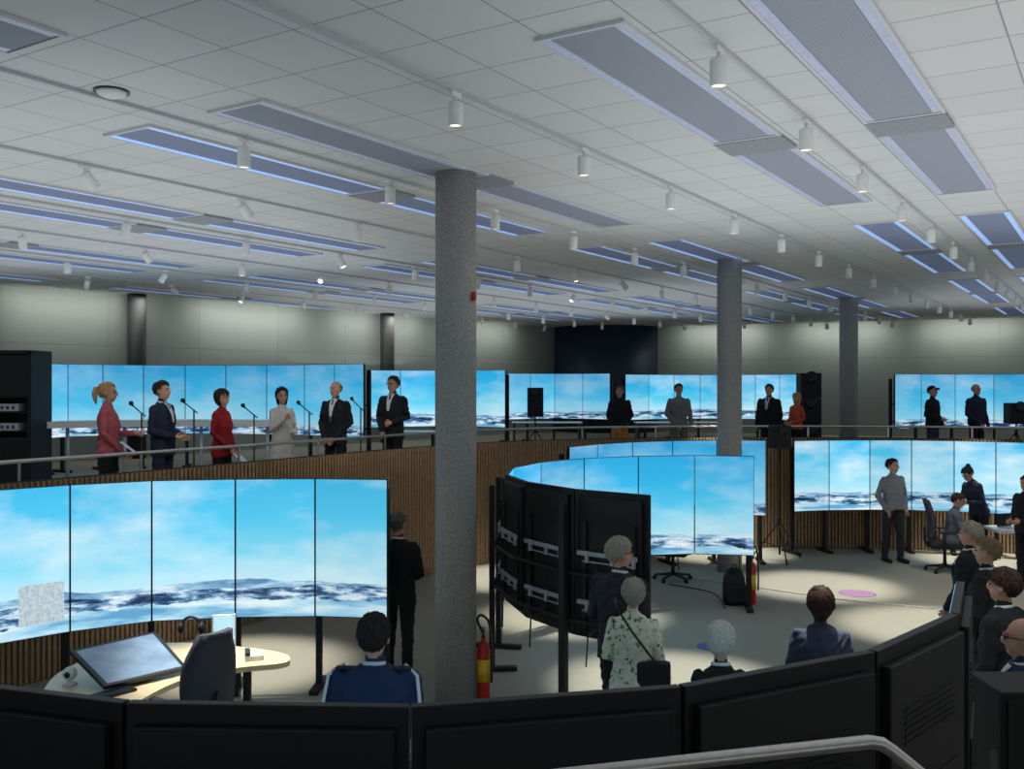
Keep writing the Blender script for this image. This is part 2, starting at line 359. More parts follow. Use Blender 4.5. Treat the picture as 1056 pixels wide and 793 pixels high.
array(pv([(380,23.6),(413,24),(449,24.3),(485,24.2),(521,23.6)]),2.1,3.5,s2,'blue display, %s from the left of the gallery wall crossed by the front column','gallery screen wall crossed by the front column',PLAT,u0=13)
array(pv([(524,29),(547,29.5),(572,29.8),(601,29.6),(629,29)]),2.1,3.48,s3,'distant blue display, %s from the left of the gallery arc by the loudspeaker','small gallery arc by the loudspeaker',PLAT,u0=33)
array(pv([(645,30),(669,30.5),(695,31),(722,31.2),(751,31.2),(779,30.8),(804,30.2),(828,29.6)]),2.05,3.46,s2,'distant coast display, %s from the left, right of the navy corner','gallery arc right of the navy corner',PLAT,u0=21)
array(pv([(923,24),(950,24.5),(985,24.8),(1025,24.6),(1063,24)]),2.05,3.41,s3,'display, %s from the left of the gallery screens behind two casual men','gallery screens behind two casual men',PLAT,u0=41)
# ------------------------------------------------------------------ guard rail and handrail
g=thing('guard_rail','long brushed steel handrail on short posts above the slatted parapet','railing',(0,14,PLAT))
GP=[p for p in off if p.y>3 and p.x<14]
bm=B(); tube(bm,[(p.x,p.y-14,2.34-PLAT) for p in GP],.022,10); obj('handrail',bm,STEEL,g)
for p,d_ in along(GP,1.5,.4):
    bm=B(); box(bm,(p.x,p.y-14,(ZS+2.325)/2-PLAT),(.03,.012,2.33-ZS),math.atan2(d_.y,d_.x)); obj('post',bm,STEEL,g)
h=thing('stair_handrail','bent stainless steel handrail in the near right foreground','railing',(.4,1.1,PLAT))
bm=B(); P=[Vector(v) for v in ((-.9,1.30,2.495),(.08,1.61,2.50),(.645,1.75,2.505),(.668,1.755,2.50),(.69,1.757,2.485),(.80,1.77,2.395),(1.0,1.8,2.22))]
tube(bm,[p-Vector((.4,1.1,PLAT)) for p in P],.0125,14); obj('handrail',bm,STEEL,h)
bm=B(); tube(bm,[(-.7,.38,2.495-PLAT),(-.7,.08,2.3-PLAT),(-.7,-.15,0.0)],.01,8); obj('baluster',bm,STEEL,h)
# ------------------------------------------------------------------ people
SKIN=mat('skin_light',(204,154,128),.55,0,.05); EYEM=mat('eye_dark',(35,28,26),.3); LIP=mat('lip',(165,95,88),.5)
HAIR={k:mat('hair_'+k,c,.75,0,.4,140,.3) for k,c in dict(grey=(100,95,90),white=(206,202,194),dark=(36,27,23),brown=(56,38,28),blond=(190,150,100),auburn=(58,28,22),fair=(132,110,86),silver=(166,158,146),black=(14,13,14)).items()}
SHIRT=mat('white_shirt',(220,224,228),.7); 
def cloth(n,c,r=.85): return mat('cloth_'+n,c,r,0,.14,60,.15)
def floralmat():
    m,n,l,b=newmat('floral_blouse'); tc=n.new('ShaderNodeTexCoord'); v=n.new('ShaderNodeTexVoronoi'); v.inputs['Scale'].default_value=22; v.inputs['Randomness'].default_value=1
    nz=n.new('ShaderNodeTexNoise'); nz.inputs['Scale'].default_value=14; l.new(tc.outputs['Object'],nz.inputs['Vector'])
    ad=n.new('ShaderNodeVectorMath'); ad.operation='MULTIPLY_ADD'; ad.inputs[1].default_value=(.12,.12,.12); l.new(nz.outputs['Color'],ad.inputs[0]); l.new(tc.outputs['Object'],ad.inputs[2]); l.new(ad.outputs[0],v.inputs['Vector'])
    r=n.new('ShaderNodeValToRGB'); e=r.color_ramp.elements; e[0].position=.2; e[0].color=(*lin((96,128,70)),1); e[1].position=.42; e[1].color=(*lin((226,226,206)),1)
    x=r.color_ramp.elements.new(.1); x.color=(*lin((46,58,40)),1)
    l.new(v.outputs['Distance'],r.inputs[0]); l.new(r.outputs[0],b.inputs['Base Color']); b.inputs['Roughness'].default_value=.8; return m
ARMS=dict(down=((.245,.02,1.12),(.255,-.06,.87)),front=((.25,.03,1.12),(.10,-.21,1.05)),low=((.25,.01,1.13),(.085,-.18,.90)),back=((.26,.08,1.13),(.08,.175,.95)),
 mic=((.225,-.07,1.13),(.07,-.24,1.28)),pocket=((.28,.05,1.13),(.205,-.07,.92)),desk=((.24,-.12,1.12),(.15,-.34,1.08)),hold=((.24,-.03,1.12),(.14,-.27,1.12)),phone=((.23,-.10,1.14),(.06,-.27,1.22)))
def capl(bm,pts,rad,n=12):
    pts=[Vector(p) for p in pts]; d0=(pts[0]-pts[1]).normalized(); d1=(pts[-1]-pts[-2]).normalized()
    g=lambda r,k:(r[0]*k,r[1]*k) if isinstance(r,tuple) else r*k
    m=lambda r:min(r) if isinstance(r,tuple) else r
    P=[pts[0]+d0*m(rad[0])*.9,pts[0]+d0*m(rad[0])*.6]+pts+[pts[-1]+d1*m(rad[-1])*.6,pts[-1]+d1*m(rad[-1])*.9]
    R=[g(rad[0],.4),g(rad[0],.8)]+list(rad)+[g(rad[-1],.8),g(rad[-1],.4)]
    tube(bm,P,R,n)
def person(label,x,y,H,base,rot,top,bottom,hair='dark',style='short',arms=('down','down'),garment='suit',female=False,seated=False,lean=0,yaw=0,pitch=0,shirt=None,tie=None,vox=.014,shoe=None,group=None,stance=0,build=1.0):
    k=H/1.75; PI=math.pi; rnd=random.Random(label)
    hem={'suit':.80,'top':.90,'dress':.52,'jacket':.84}[garment]
    if female: TR=[(hem,.185 if garment!='dress' else .215,.13 if garment!='dress' else .17,0),(max(.9,hem+.03),.18,.125,0),(1.07,.143,.105,0),(1.23,.16,.13,-.008),(1.33,.165,.115,.005),(1.395,.155,.09,.012),(1.445,.10,.068,.014),(1.475,.056,.054,.014)]
    else: TR=[(hem,.186,.128,0),(max(.92,hem+.03),.182,.13,0),(1.06,.170,.125,0),(1.22,.188,.132,-.003),(1.33,.2,.125,.005),(1.40,.19,.102,.012),(1.45,.12,.075,.014),(1.48,.066,.06,.014)]
    TR=[(a,b*build,c*build,d_) for a,b,c,d_ in TR]
    dz=-.42 if seated else 0
    UB=Matrix.Translation((0,0,.92+dz))@Matrix.Rotation(math.radians(lean),4,'X')@Matrix.Translation((0,0,-.92))
    HM=UB@Matrix.Translation((0,.005,1.53))@Matrix.Rotation(math.radians(yaw),4,'Z')@Matrix.Rotation(math.radians(pitch),4,'X')@Matrix.Translation((0,0,-1.53))
    bm=B(); smp=[]
    def samp(pts,rad,lab):
        for (a,b),(ra,rb) in zip(zip(pts,pts[1:]),zip(rad,rad[1:])):
            for i in range(7):
                t=i/6; smp.append((*(Vector(a).lerp(Vector(b),t)),ra+(rb-ra)*t,lab))
    n=24; rings=[]
    def rr(z):
        for (z0,a,b,o),(z1,c,d_,p) in zip(TR,TR[1:]):
            if z0<=z<=z1: t=(z-z0)/(z1-z0); return a+(c-a)*t,b+(d_-b)*t,o+(p-o)*t
        return TR[-1][1:]
    zs=[hem+(1.48-hem)*i/22 for i in range(23)]
    hemz=hem if not seated else max(hem,.86)
    for z in zs:
        if z<hemz-.03: continue
        a,b,o_=rr(z); ring=[]
        for i in range(n):
            t=2*PI*i/n; c_,s_=math.cos(t),math.sin(t); e=.86
            ring.append(bm.verts.new(UB@Vector((a*math.copysign(abs(c_)**e,c_),o_+b*math.copysign(abs(s_)**e,s_),z))))
        rings.append(ring)
        for fx in (-.55,0,.55): smp.append((*(UB@Vector((a*fx,o_,z))),b*.96,0))
    for a,b in zip(rings,rings[1:]):
        for i in range(n): bm.faces.new((a[i],a[(i+1)%n],b[(i+1)%n],b[i]))
    bm.faces.new(rings[0][::-1]); bm.faces.new(rings[-1])
    pts=[UB@Vector((0,.016,1.44)),UB@Vector((0,.008,1.5)),HM@Vector((0,0,1.57))]; rd=[.056,.053,.052] if not female else [.047,.045,.045]
    capl(bm,pts,rd); samp(pts,rd,2)
    for c,r in (((0,.012,1.655),(.076,.097,.094)),((0,-.022,1.59),(.06,.072,.07)),((0,-.045,1.552),(.036,.042,.036)),((0,-.104,1.612),(.013,.02,.022)),((0,-.095,1.632),(.01,.015,.03)),((.078,.012,1.618),(.011,.022,.032)),((-.078,.012,1.618),(.011,.022,.032))):
        ellip(bm,c,r,HM,u=18,v=12)
    smp.append((*(HM@Vector((0,.012,1.65))),.09,2)); smp.append((*(HM@Vector((0,-.03,1.58))),.07,2))
    lr=[.09,.082,.066,.062,.054]
    if female: lr=[.092,.08,.058,.054,.044]
    for s in (-1,1):
        if seated: P=[(s*.09,0,.52),(s*.11,-.22,.525),(s*.12,-.43,.50),(s*.125,-.43,.30),(s*.125,-.40,.09)]
        else: P=[(s*.088,0,.91),(s*.095,0-s*stance*.05,.70),(s*.1,-.012-s*stance*.08,.48),(s*.102,.008-s*stance*.1,.32),(s*.104,.015-s*stance*.12,.085)]
        P=[Vector(p) for p in P]; capl(bm,P,lr); samp(P,lr,1)
        a=P[-1]; FP=[a+Vector((0,.045,-.04)),a+Vector((0,-.06,-.04)),a+Vector((s*.012,-.175,-.052))]
        FR=[(.036,.043),(.043,.046),(.036,.03)]; capl(bm,FP,FR); samp(FP,[.044]*3,3)
    hands=[]
    for s,ps in ((-1,arms[0]),(1,arms[1])):
        e,w=ARMS[ps]; sh=Vector((s*(TR[4][1]-.025),.012,1.395)); e=Vector((s*e[0],e[1],e[2])); w=Vector((s*w[0],w[1],w[2]))
        if female: e.x*=.9
        P=[UB@v for v in (sh,sh.lerp(e,.5),e,e.lerp(w,.5),w)]
        ar=[.064,.056,.05,.046,.038] if not female else [.054,.047,.042,.038,.032]
        capl(bm,P,ar); samp(P,ar,0)
        hands.append((s,P[2],P[4]))
    bmesh.ops.recalc_face_normals(bm,faces=bm.faces)
    me=bpy.data.meshes.new('tmp'); bm.to_mesh(me); bm.free()
    to=bpy.data.objects.new('tmp',me); C.objects.link(to); md=to.modifiers.new('r','REMESH'); md.mode='VOXEL'; md.voxel_size=vox
    sm=to.modifiers.new('s','SMOOTH'); sm.factor=.4; sm.iterations=2
    bpy.context.view_layer.update(); dg=bpy.context.evaluated_depsgraph_get()
    nm=bpy.data.meshes.new_from_object(to.evaluated_get(dg)); bpy.data.objects.remove(to); bpy.data.meshes.remove(me)
    N=len(nm.polygons); cc=np.empty(N*3,dtype=np.float32); nm.polygons.foreach_get('center',cc); cc=cc.reshape(-1,3)
    sa=np.array(smp); best=np.full(N,1e9); lab=np.zeros(N,int)
    for q in sa:
        dd=np.linalg.norm(cc-q[:3],axis=1)-q[3]; m_=dd<best; best[m_]=dd[m_]; lab[m_]=int(q[4])
    if not seated:
        iu=np.array(UB.inverted()); loc=cc@iu[:3,:3].T+iu[:3,3]
        lab[(lab==0)&(loc[:,2]<hem-.012)&(np.abs(loc[:,0])<.2)&(cc[:,2]<hem)]=1
    nm.polygons.foreach_set('material_index',lab.astype(np.int32))
    bm=B(); bm.from_mesh(nm); bpy.data.meshes.remove(nm)
    for f in bm.faces: f.smooth=True
    bm.normal_update(); ofs=Vector((rnd.random()*50,rnd.random()*50,0)); mv=[]
    for v in bm.verts:
        ml={f.material_index for f in v.link_faces}
        if ml<={0,1}:
            p=v.co; a=noise.noise(Vector((p.x*9,p.y*9,p.z*15+p.x*8))+ofs); b=noise.noise(Vector((p.x*22,p.y*22,p.z*9))+ofs)
            mv.append((v,v.normal*((.5-abs(a))*.020-.005+b*.008)))
    for v,d in mv: v.co+=d
    for s,e,w in hands:
        d=(w-e).normalized(); ref=Vector((0,-1,0)) if abs(d.y)<.75 else Vector((-s,0,0)) if abs(d.x)<.75 else Vector((0,0,1))
        if abs(d.z)<.8: lat=Vector((0,0,1))-d*d.z; lat.normalize()
        else: lat=(ref-d*ref.dot(d)).normalized()
        nrm=d.cross(lat); nrm=nrm if nrm.x*(-s)>=0 else -nrm
        hs=1.0 if not female else .9
        w0=w-d*.005
        tube(bm,[w0,w0+d*.03*hs,w0+d*.07*hs,w0+d*.098*hs],[.024*hs,.030*hs,.031*hs,.024*hs],10,True,2)
        for fi,(o_,Lf) in enumerate(((.031,.068),(.0105,.078),(-.0105,.073),(-.031,.056))):
            b0=w0+d*.09*hs+lat*o_*hs; a=.35; pp=[b0-d*.02]; dirv=d.copy(); pp.append(b0)
            for sg in (.45,.32,.23):
                dirv=(Matrix.Rotation(a,3,lat if d.cross(nrm).dot(lat)<0 else -lat)@dirv); pp.append(pp[-1]+dirv*Lf*sg*hs); a=.45
            tube(bm,pp,[.0095*hs,.0095*hs,.009*hs,.008*hs,.006*hs],6,True,2)
        b0=w0+d*.03*hs+lat*.022*hs; t1=(d*.6+lat*.7+nrm*.3).normalized()*.04*hs
        tube(bm,[b0,b0+t1,b0+t1+(d*.9+lat*.2+nrm*.4).normalized()*.032*hs],[.012*hs,.0105*hs,.007*hs],6,True,2)
    for s in (-1,1):
        ellip(bm,(s*.031,-.083,1.637),(.014,.009,.007),HM,4,8,6); ellip(bm,(s*.032,-.086,1.658),(.019,.008,.004),HM,4,8,6)
    ellip(bm,(0,-.088,1.572),(.023,.009,.006),HM,5,8,6)
    bmesh.ops.scale(bm,vec=(k,k,k),verts=bm.verts)
    me=bpy.data.meshes.new('person'); bm.to_mesh(me); bm.free()
    for m_ in (top,bottom,SKIN,shoe or BLK2,EYEM,LIP): me.materials.append(m_)
    o=bpy.data.objects.new('person',me); C.objects.link(o); o.location=(x,y,base); o.rotation_euler.z=math.radians(rot)
    tag(o,label,'person',group)
    K=Matrix.Scale(k,4)
    cv=Vector((0,.014,1.655)); rv=Vector((.080,.102,.099))
    th={'short':1.08,'full':1.15,'bob':1.15,'long':1.13,'pony':1.07,'bun':1.07,'bald':1.03,'cap':1.08}[style]
    def hv(d):
        yy=d.y
        hl=.62 if yy<-.75 else (.62+(.05-.62)*(yy+.75)/.55 if yy<-.2 else (.05 if yy<.1 else .05+(-.72-.05)*min(1,(yy-.1)/.55)))
        if style in('bob','long') and yy>-.35: hl=-2
        if style=='bald': mk=min(d.z-hl,.30-d.z-.2*(yy<0)) if yy>-.3 else -1
        else: mk=d.z-hl
        if style!='cap': mk+=.05*math.sin(math.atan2(d.x,d.y)*17+yy*5)
        m_=max(0,min(1,(mk+.08)/.3))
        sc=.95+(th-.95)*m_
        nz=.05*noise.noise(Vector((d.x*4,d.y*4,d.z*4))+Vector((len(label),0,0)))+.012*math.sin(math.atan2(d.x,d.y)*19+d.z*5)
        sc+=nz*m_*(0 if style=='cap' else 1)
        p=Vector((d.x*rv.x,d.y*rv.y,d.z*rv.z))*sc
        if style in('bob','long') and d.z<0: p.z*=1.3 if style=='bob' else 2.0; p.x*=1.06-.12*min(1,-d.z)
        return mk,cv+p
    bm=B(); bmesh.ops.create_uvsphere(bm,u_segments=44,v_segments=30,radius=1); dele=[]
    for v in bm.verts:
        mk,p=hv(v.co.normalized())
        if mk<-.08: dele.append(v)
        else: v.co=p
    bmesh.ops.delete(bm,geom=dele,context='VERTS')
    for f in bm.faces: f.smooth=True
    if style not in('cap','bald'):
        crown=Vector((0,.35,.94)).normalized(); cnt=0; NT=700 if vox<.013 else 150
        while cnt<NT:
            d=Vector((rnd.gauss(0,1),rnd.gauss(0,1),rnd.gauss(0,1))).normalized()
            mk,p=hv(d); cnt+=.2
            if mk<.0 or (style in('bob','long') and d.z<-.1): continue
            cnt+=.8
            t=d*d.dot(crown)-crown
            if t.length<.05: t=d.orthogonal()
            t.normalize(); t=(t+Vector((rnd.uniform(-.4,.4),rnd.uniform(-.4,.4),rnd.uniform(-.15,.15)))); t=(t-d*t.dot(d)).normalized(); L_=rnd.uniform(.03,.06)*(1.15 if style in('full','bob') else .85)
            p=p-d*.003; cr=L_*L_/.2; lf=rnd.uniform(.003,.011)
            tube(bm,[p,p+t*L_*.5+d*(lf-cr*.25),p+t*L_-d*(cr-lf)],[.0065,.006,.0012],5,False)
    if style=='pony': tube(bm,[(0,.10,1.69),(0,.145,1.68),(0,.16,1.62),(0,.15,1.55),(0,.14,1.49)],[.018,.03,.034,.027,.008],10)
    if style=='bun': ellip(bm,(0,.10,1.73),(.042,.042,.04))
    if style=='cap': tube(bm,[(-.06,-.07,1.69),(0,-.15,1.685),(.06,-.07,1.69)],[(.012,.02),(.03,.006),(.012,.02)],8)
    bmesh.ops.transform(bm,matrix=K@HM,verts=bm.verts)
    obj('cap' if style=='cap' else 'hair',bm,HAIR[hair] if style!='cap' else HAIR['black'],o)
    if shirt:
        def fy(xx,z,g=.007):
            a,b,o_=rr(z); e=.86; q=min(.98,abs(xx)/a); c_=q**(1/e); return o_-b*(max(0,1-c_*c_))**(e/2)-g
        wz=lambda z:.004+.052*((z-1.13)/.34)**.8
        bm=B(); rows_=[]
        for z in [1.13+.34*i/9 for i in range(10)]:
            rows_.append([bm.verts.new((wz(z)*t,fy(wz(z)*t,min(z,1.475),.012),z)) for t in (-1,-.5,0,.5,1)])
        for a,b in zip(rows_,rows_[1:]):
            for i in range(4): bm.faces.new((a[i],a[i+1],b[i+1],b[i]))
        tube(bm,[(.060*math.cos(t),.014+.058*math.sin(t)-.004,1.485+.012*math.sin(t)) for t in [2*PI*i/20 for i in range(21)]],[(.012,.007)]*21,6,False)
        bmesh.ops.transform(bm,matrix=K@UB,verts=bm.verts); so=obj('shirt',bm,shirt,o)
        bm=B()
        for s in (-1,1):
            pr=None
            for i in range(10):
                z=1.13+.32*i/9; w0=wz(z)-.004; w1=w0+.012+.045*math.sin(PI*min(1,i/7.5))
                r_=[bm.verts.new((s*w,fy(w,z,.018),z)) for w in (w0,w1)]
                if pr: bm.faces.new((pr[0],pr[1],r_[1],r_[0]))
                pr=r_
        bmesh.ops.transform(bm,matrix=K@UB,verts=bm.verts); obj('lapels',bm,top,o)
        if tie:
            bm=B(); pr=None
            for z,wv in ((1.13,.006),(1.2,.022),(1.42,.016),(1.445,.013),(1.465,.018),(1.47,.012)):
                r_=[bm.verts.new((wv*t,fy(wv*t,z)-.011,z)) for t in (-1,0,1)]
                if pr:
                    for i in range(2): bm.faces.new((pr[i],pr[i+1],r_[i+1],r_[i]))
                pr=r_
            bmesh.ops.transform(bm,matrix=K@UB,verts=bm.verts); obj('tie',bm,tie,so)
    return o,K@UB,K@HM
BLKS=cloth('black_suit',(21,22,28)); NAVY=cloth('navy',(27,34,58)); CHAR=cloth('charcoal',(40,42,51)); PINK=cloth('pink',(180,88,96)); REDC=cloth('red',(150,20,34)); OFFW=cloth('off_white',(202,198,192)); UNI=cloth('uniform_blue',(28,46,84)); GREYJ=cloth('grey_jacket',(128,128,126)); LGREY=cloth('light_grey',(138,140,146)); OCHRE=cloth('ochre',(206,142,40)); ORNG=cloth('orange',(206,92,52)); BLKT=cloth('black_trousers',(18,18,21)); JEANS=cloth('jeans',(50,60,84)); BLUEJ=cloth('blue_jumper',(26,36,66)); SLATE=cloth('slate_blue',(48,56,78)); KHAKI=cloth('khaki',(120,116,104)); MGREY=cloth('mid_grey',(104,108,118))
TIE=cloth('dark_tie',(30,34,60)); TIE2=cloth('grey_tie',(90,94,110))
G1='people lined up behind the gallery rail'
def Pu(lab,p,Y,H,**kw): return person(lab,X(p,Y),Y,H,kw.pop('base',0),kw.pop('rot'),kw.pop('top'),kw.pop('bottom'),**kw)
def glasses(o,HMm):
    bm=B()
    for s in (-1,1):
        tube(bm,[(s*.033+.024*math.cos(t),-.098,1.637+.018*math.sin(t)) for t in [2*math.pi*i/12 for i in range(13)]],.003,6,False)
        tube(bm,[(s*.057,-.098,1.64),(s*.082,-.03,1.64),(s*.088,.02,1.635)],.003,6)
    tube(bm,[(-.01,-.104,1.64),(.01,-.104,1.64)],.003,6)
    bmesh.ops.transform(bm,matrix=HMm,verts=bm.verts); obj('glasses',bm,BLK,o)
Pu('woman in pink jacket with a blond ponytail at the left of the speakers',112,11.9,1.75,base=PLAT,rot=100,top=PINK,bottom=BLKT,hair='blond',style='pony',arms=('low','hold'),garment='top',female=True,stance=.4,group=G1)
Pu('young man in navy suit in profile between the pink and red jackets',168,12.6,1.77,base=PLAT,rot=80,top=NAVY,bottom=NAVY,hair='dark',style='short',arms=('front','front'),shirt=SHIRT,tie=TIE,group=G1)
Pu('woman in bright red jacket with dark hair behind the rail',229,13.2,1.66,base=PLAT,rot=75,top=REDC,bottom=BLKT,hair='auburn',style='bob',arms=('low','down'),garment='suit',female=True,pitch=6,group=G1)
Pu('woman in white tunic speaking with a hand raised at the microphone',291,14.0,1.68,base=PLAT,rot=38,top=OFFW,bottom=OFFW,hair='black',style='long',arms=('mic','front'),garment='dress',female=True,yaw=-10,group=G1)
Pu('balding man in dark suit and tie, right of the white tunic',346,14.9,1.78,base=PLAT,rot=-20,top=BLKS,bottom=BLKS,hair='grey',style='bald',arms=('low','low'),shirt=SHIRT,tie=TIE2,yaw=-15,group=G1)
o,UBm,HMm=Pu('tall man in dark suit and glasses, rightmost of the rail group',405,15.9,1.86,base=PLAT,rot=-22,top=BLKS,bottom=BLKS,hair='dark',style='short',arms=('low','front'),shirt=SHIRT,tie=TIE,yaw=-15,stance=.4,group=G1); glasses(o,HMm)
G2='spectators along the far gallery'
Pu('man in black jacket and ochre trousers on the far gallery',639,19.8,1.70,base=PLAT,rot=-20,top=BLKS,bottom=OCHRE,hair='grey',style='short',arms=('low','low'),garment='top',group=G2)
Pu('man in open grey jacket with hands low on the far gallery',700,19.9,1.74,base=PLAT,rot=5,top=GREYJ,bottom=KHAKI,hair='brown',style='short',arms=('low','down'),garment='jacket',group=G2)
Pu('man in dark suit and white shirt left of the tall speaker stack',793,20.2,1.73,base=PLAT,rot=-35,top=BLKS,bottom=BLKS,hair='dark',style='short',arms=('down','down'),shirt=SHIRT,tie=TIE,build=1.08,group=G2)
Pu('blond woman in orange top beside the tall speaker stack',821,20.6,1.55,base=PLAT,rot=-60,top=ORNG,bottom=BLKT,hair='blond',style='long',arms=('front','front'),garment='top',female=True,group=G2)
Pu('man in black cap and dark jacket on the right far gallery',962,20.3,1.70,base=PLAT,rot=40,top=BLKS,bottom=JEANS,style='cap',arms=('front','low'),garment='jacket',group=G2)
Pu('bald man in navy jumper on the right far gallery',1007,20.3,1.74,base=PLAT,rot=20,top=BLUEJ,bottom=BLKT,hair='silver',style='bald',arms=('low','down'),garment='top',build=1.08,group=G2)
# lower floor
Pu('man in black suit standing at the right edge of the front left screens',411,10.35,1.78,rot=165,top=BLKT,bottom=BLKT,hair='grey',style='short',arms=('front','front'),shirt=SHIRT)
o,UBm,HMm=Pu('person in blue uniform with white shoulder cord seen from behind',386,5.6,1.82,rot=178,top=UNI,bottom=NAVY,hair='dark',style='short',arms=('front','front'),shirt=SHIRT,vox=.011,build=1.12)
for s in (-1,1):
    bm=B(); box(bm,(s*.155,.02,1.462),(.11,.05,.012),0,.004); bmesh.ops.transform(bm,matrix=UBm,verts=bm.verts); obj('epaulette',bm,NAVY,o)
bm=B(); tube(bm,[(.17,-.02,1.47),(.245,.05,1.43),(.262,.10,1.30),(.245,.09,1.15),(.2,-.02,1.2)],.01,8); tube(bm,[(-.17,-.02,1.47),(-.245,.05,1.43),(-.266,.10,1.30),(-.25,.09,1.15),(-.2,-.02,1.2)],.01,8); bmesh.ops.transform(bm,matrix=UBm,verts=bm.verts); c_=obj('shoulder_cord',bm,SHIRT,o); c_['label']='white braided cord'
o,_,HMm=Pu('grey haired man in dark suit behind the woman in the floral blouse',640,8.15,1.86,rot=140,top=CHAR,bottom=CHAR,hair='silver',style='short',arms=('front','front'),shirt=SHIRT,yaw=-25,vox=.011,build=1.05); glasses(o,HMm)
Pu('woman with short pale hair in white floral blouse seen from behind',653,7.5,1.64,rot=170,top=floralmat(),bottom=BLKT,hair='silver',style='full',arms=('front','front'),garment='jacket',female=True,vox=.011,build=1.1,yaw=8)
Pu('white haired person in black seen just above the foreground screens',743,6.1,1.645,rot=175,top=BLKT,bottom=BLKT,hair='white',style='full',female=True,vox=.011,garment='jacket',shirt=SHIRT,yaw=-12)
Pu('auburn haired woman in slate blue jacket seen from behind',846,7.0,1.68,rot=170,top=SLATE,bottom=BLKT,hair='auburn',style='bob',female=True,vox=.011,garment='jacket',arms=('front','front'),build=1.15)
G3='men in dark suits along the right edge'
Pu('grey haired man in black suit, farthest of the right edge row',1000,9.6,1.79,rot=-140,top=BLKS,bottom=BLKS,hair='silver',style='short',arms=('low','low'),shirt=SHIRT,group=G3)
Pu('fair haired man in black suit, second farthest of the right edge row',1017,8.6,1.79,rot=-135,top=BLKS,bottom=BLKS,hair='fair',style='short',arms=('low','low'),shirt=SHIRT,group=G3,build=1.05)
Pu('dark haired man in black suit, third farthest of the right edge row',1034,7.1,1.80,rot=-140,top=BLKS,bottom=BLKS,hair='brown',style='short',arms=('low','low'),shirt=SHIRT,vox=.011,group=G3,build=1.08)
o,_,HMm=Pu('balding man in blue uniform cut off at the lower right edge',1053,5.85,1.74,rot=-110,top=UNI,bottom=NAVY,hair='grey',style='bald',arms=('low','low'),shirt=SHIRT,vox=.011,group=G3,build=1.08); glasses(o,HMm)
Pu('man in light grey shirt and dark trousers standing before the lower right screens',921,17.2,1.83,rot=20,top=LGREY,bottom=CHAR,hair='dark',style='short',arms=('pocket','pocket'),garment='top',stance=.6,yaw=20,group=None)
Pu('seated person in grey top facing right at the white desk',981,16.3,1.75,rot=75,top=MGREY,bottom=JEANS,hair='brown',style='short',arms=('desk','desk'),garment='top',seated=True,lean=8,pitch=10)
Pu('person with hair bun in navy leaning to read beside the seated one',1010,17.0,1.78,rot=-65,top=NAVY,bottom=BLKT,hair='black',style='bun',arms=('phone','phone'),garment='top',female=True,lean=22,pitch=18)
Pu('person in black cut off by the right edge near the white desk',1058,15.2,1.72,rot=-70,top=BLKS,bottom=BLKT,hair='dark',style='short',arms=('front','front'),garment='jacket')
o=thing('handbag','black shoulder bag at the right hip of the woman in the floral blouse','bag',(X(674,7.4),7.40,.80),math.radians(-10))
bm=B(); box(bm,(0,0,.13),(.26,.1,.22),bev=.03); obj('bag_body',bm,BLK2,o)
bm=B(); tube(bm,[(.05,-.05,.2),(-.05,-.13,.35),(-.16,-.15,.50),(-.28,-.07,.66),(-.30,.05,.70),(-.26,.17,.62),(0,.23,.3),(.05,.05,.2)],.009,6); obj('strap',bm,BLK,o)
def paper(p,q,Y,lab,rz=0):
    bm=B(); box(bm,(0,0,0),(.15,.004,.21),bev=.001,M=Matrix.Rotation(-.9,4,'X')); o=obj('paper_sheet',bm,SHIRT,None,(X(p,Y),Y,EYE-(q-CY)*Y/F),rz); tag(o,lab,'paper')
paper(132,461,11.85,'white paper held by the woman in pink',math.radians(100)); paper(989,523,16.75,'white sheet held by the person with the hair bun',math.radians(-65)); paper(248,472,13.1,'white paper held low by the woman in red',math.radians(75))
# ------------------------------------------------------------------ microphones
def mic_stand(pp,Y,pm,qm,lab):
    x=X(pp,Y); o=thing('microphone_stand',lab,'microphone stand',(x,Y,PLAT),0,'microphone stands in front of the speakers')
    bm=B(); lathe(bm,[(.0,0),(.13,0),(.13,.012),(.03,.025),(.0,.025)],n=24); obj('base',bm,BLK,o)
    zt=EYE-(qm+9-CY)*Y/F-PLAT; bm=B(); tube(bm,[(0,0,.02),(0,0,zt)],.011,8); obj('pole',bm,BLK,o)
    mx=X(pm,Y)-x; zm=EYE-(qm-CY)*Y/F-PLAT
    bm=B(); tube(bm,[(.05*(-1 if mx>0 else 1),0,zt-.04),(0,0,zt),(mx*.8,-.02,zm-.02)],.008,8); obj('boom_arm',bm,BLK,o)
    bm=B(); tube(bm,[(mx*.8,-.02,zm-.02),(mx,-.025,zm+.01)],[.013,.02],10); ellip(bm,(mx,-.025,zm+.015),(.03,.03,.03)); obj('microphone',bm,BLK2,o)
for i,(a,Y,b,c) in enumerate(((146,12.2,136,417),(200,12.9,189,414),(262,13.5,251,419),(319,14.2,308,416),(372,15.2,363,412))):
    mic_stand(a,Y,b,c,'thin black microphone stand %s'%['right of the pink jacket','right of the navy suit','left of the white tunic','right of the white tunic','between the two dark suited men'][i])
